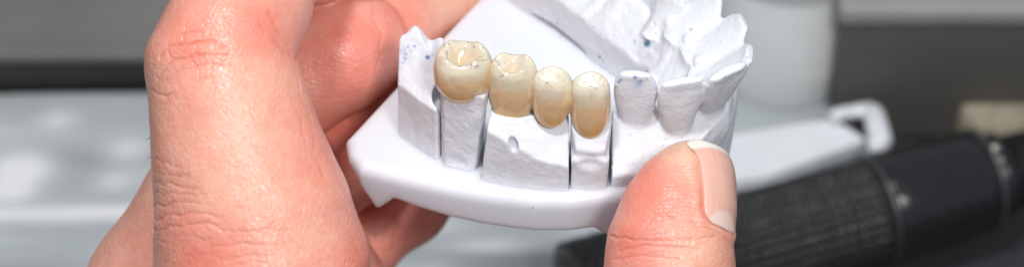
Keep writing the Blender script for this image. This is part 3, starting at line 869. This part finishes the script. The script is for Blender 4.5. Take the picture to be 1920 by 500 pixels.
build_left_hand()

def thumb_field(X, Y, Z):
    f = chain(X, Y, Z, [(1272, 850, 8, 170), (1258, 640, 1, 138), (1256, 520, -2, 118), (1257, 455, -2, 110), (1271, 400, -1, 98), (1288, 360, 1, 84), (1304, 330, 3, 66)], 3)
    return smin(f, chain(X, Y, Z, [(1266, 390, -3, 80), (1292, 336, -1, 61)], 2), 3)
def build_thumb():
    h = .8
    lo = (12, -62, DIST - 30); hi = (46, 2, DIST + 26)
    # nail frame
    c0, _ = cp(1335, 345, -6)
    pa, _ = cp(1276, 440, -1); pb, _ = cp(1308, 302, 2)
    a = (pb - pa) / np.linalg.norm(pb - pa)
    n = np.array([.73, .05, -.68]); n -= a * (n @ a); n /= np.linalg.norm(n)
    s = np.cross(a, n); s /= np.linalg.norm(s)
    mid, _ = cp(1299, 344, 0)
    def local(x, y, z):
        dx, dy, dz = x - mid[0], y - mid[1], z - mid[2]
        return dx * a[0] + dy * a[1] + dz * a[2], dx * s[0] + dy * s[1] + dz * s[2], dx * n[0] + dy * n[1] + dz * n[2]
    V, Q = nets(thumb_field(*grid(lo, hi, h)), lo, h)
    V = project(thumb_field, V, 1)
    V, Q = subdivide(V, Q); V = project(thumb_field, V, 1); V, Q = subdivide(V, Q); V = project(thumb_field, V, 1)
    N = vnormals(V, Q)
    PX, PY = pix(V[:, 0], V[:, 1], V[:, 2])
    al, sl, nl = local(V[:, 0], V[:, 1], V[:, 2])
    # region of the nail: rounded rectangle in the (al, sl) plane
    def region(al, sl, gx=0):
        qx = np.abs(al + .8) - (7.2 + gx - 2.6); qy = np.abs(sl) - (5.6 + gx - 2.6)
        return np.sqrt(np.maximum(qx, 0) ** 2 + np.maximum(qy, 0) ** 2) + np.minimum(np.maximum(qx, qy), 0) - 2.6
    reg = region(al, sl)
    wx = PX + 3.0 * vnoise(V, 2.0, 31); wy = PY + 3.0 * vnoise(V, 2.0, 32)
    up_side = nl > 1
    G = .28 * np.exp(-(reg / .45) ** 2) * up_side - .34 * np.exp(-((reg - 1.1) / .8) ** 2) * up_side * sstep(6, 2, al)
    G = G + sum(groove(wx, wy, *q) for q in [([(1145, 442), (1200, 450), (1260, 452), (1340, 444)], 2.6, .25), ([(1160, 470), (1190, 462), (1230, 460), (1310, 470)], 2.6, .22), ([(1205, 424), (1230, 404), (1290, 412), (1330, 430)], 2, .14),
             ([(1150, 486), (1200, 478), (1270, 486)], 2.4, .18), ([(1320, 385), (1345, 412), (1372, 450)], 3, .1)])
    V = V - N * (G + .14 * fbm(V, 6, 2, 300))[:, None]
    tint = skin_tint(V, PX, PY, [(1200, 350, 70, .6), (1230, 450, 90, .4), (1250, 390, 60, .35), (1180, 480, 60, .5)], [(1285, 275, 45, .9), (1325, 330, 25, .3), (1310, 470, 50, .5)])
    o = put('hand', cam2world(V), Q, M_SK2, None, cam2world(cp(1258, 520, 0)[0][None])[0], colors=tint)
    props(o, 'bare thumb reaching up from below, its tip pressing the front of the cast', 'hand')
    # nail plate
    h2 = .25; c, _ = cp(1338, 350, -3)
    lo2 = c - [14, 14, 14]; X, Y, Z = grid(lo2, c + [14, 14, 14], h2)
    f = thumb_field(X, Y, Z)
    al, sl, nl = local(X, Y, Z)
    body = f
    sh = np.abs(body - .05) - .32
    # the plate runs straighter than the fingertip toward its free edge
    shell = np.where(al > 3, np.abs(body - .05 - .10 * (al - 3) ** 1.5 * .35) - .32, sh)
    def regp(al, sl):
        qx = np.abs(al + .3) - (8.0 - 3.0); qy = np.abs(sl) - (5.5 - 3.0)
        return np.sqrt(np.maximum(qx, 0) ** 2 + np.maximum(qy, 0) ** 2) + np.minimum(np.maximum(qx, qy), 0) - 3.0
    nail = smax(smax(shell, regp(al, sl), .25), .5 - nl, .2)
    V, Q = nets(nail, lo2, h2)
    alv, slv, _ = local(V[:, 0], V[:, 1], V[:, 2])
    edge = sstep(6.4, 6.9, alv + .10 * slv ** 2 * .5)[:, None]; lun = sstep(.3, -.3, (np.sqrt((alv + 8.6) ** 2 + (slv * .8) ** 2) - 3.6))[:, None]
    cc = np.tile(np.array([.79, .455, .37]), (len(V), 1)) * (1 + .05 * vnoise(np.stack([slv, alv * .06, alv * 0], 1), .35, 3))[:, None]
    cc = cc * (1 - .6 * lun) + np.array([.86, .70, .64]) * .6 * lun
    cc = cc * (1 - edge) + np.array([.84, .79, .72]) * edge
    nt = NT('finger_nail'); nt.set(Roughness=.2, Specular_IOR_Level=.5, Subsurface_Weight=.2, Subsurface_Radius=(1, .5, .4), Subsurface_Scale=.001)
    nt.l(attr(nt).outputs['Color'], nt.b.inputs['Base Color'])
    nl_ = put('nail', cam2world(V), Q, nt.m, None, cam2world(c[None])[0], colors=cc)
    nl_.parent = o; nl_.location = nl_.location - o.location
build_thumb()
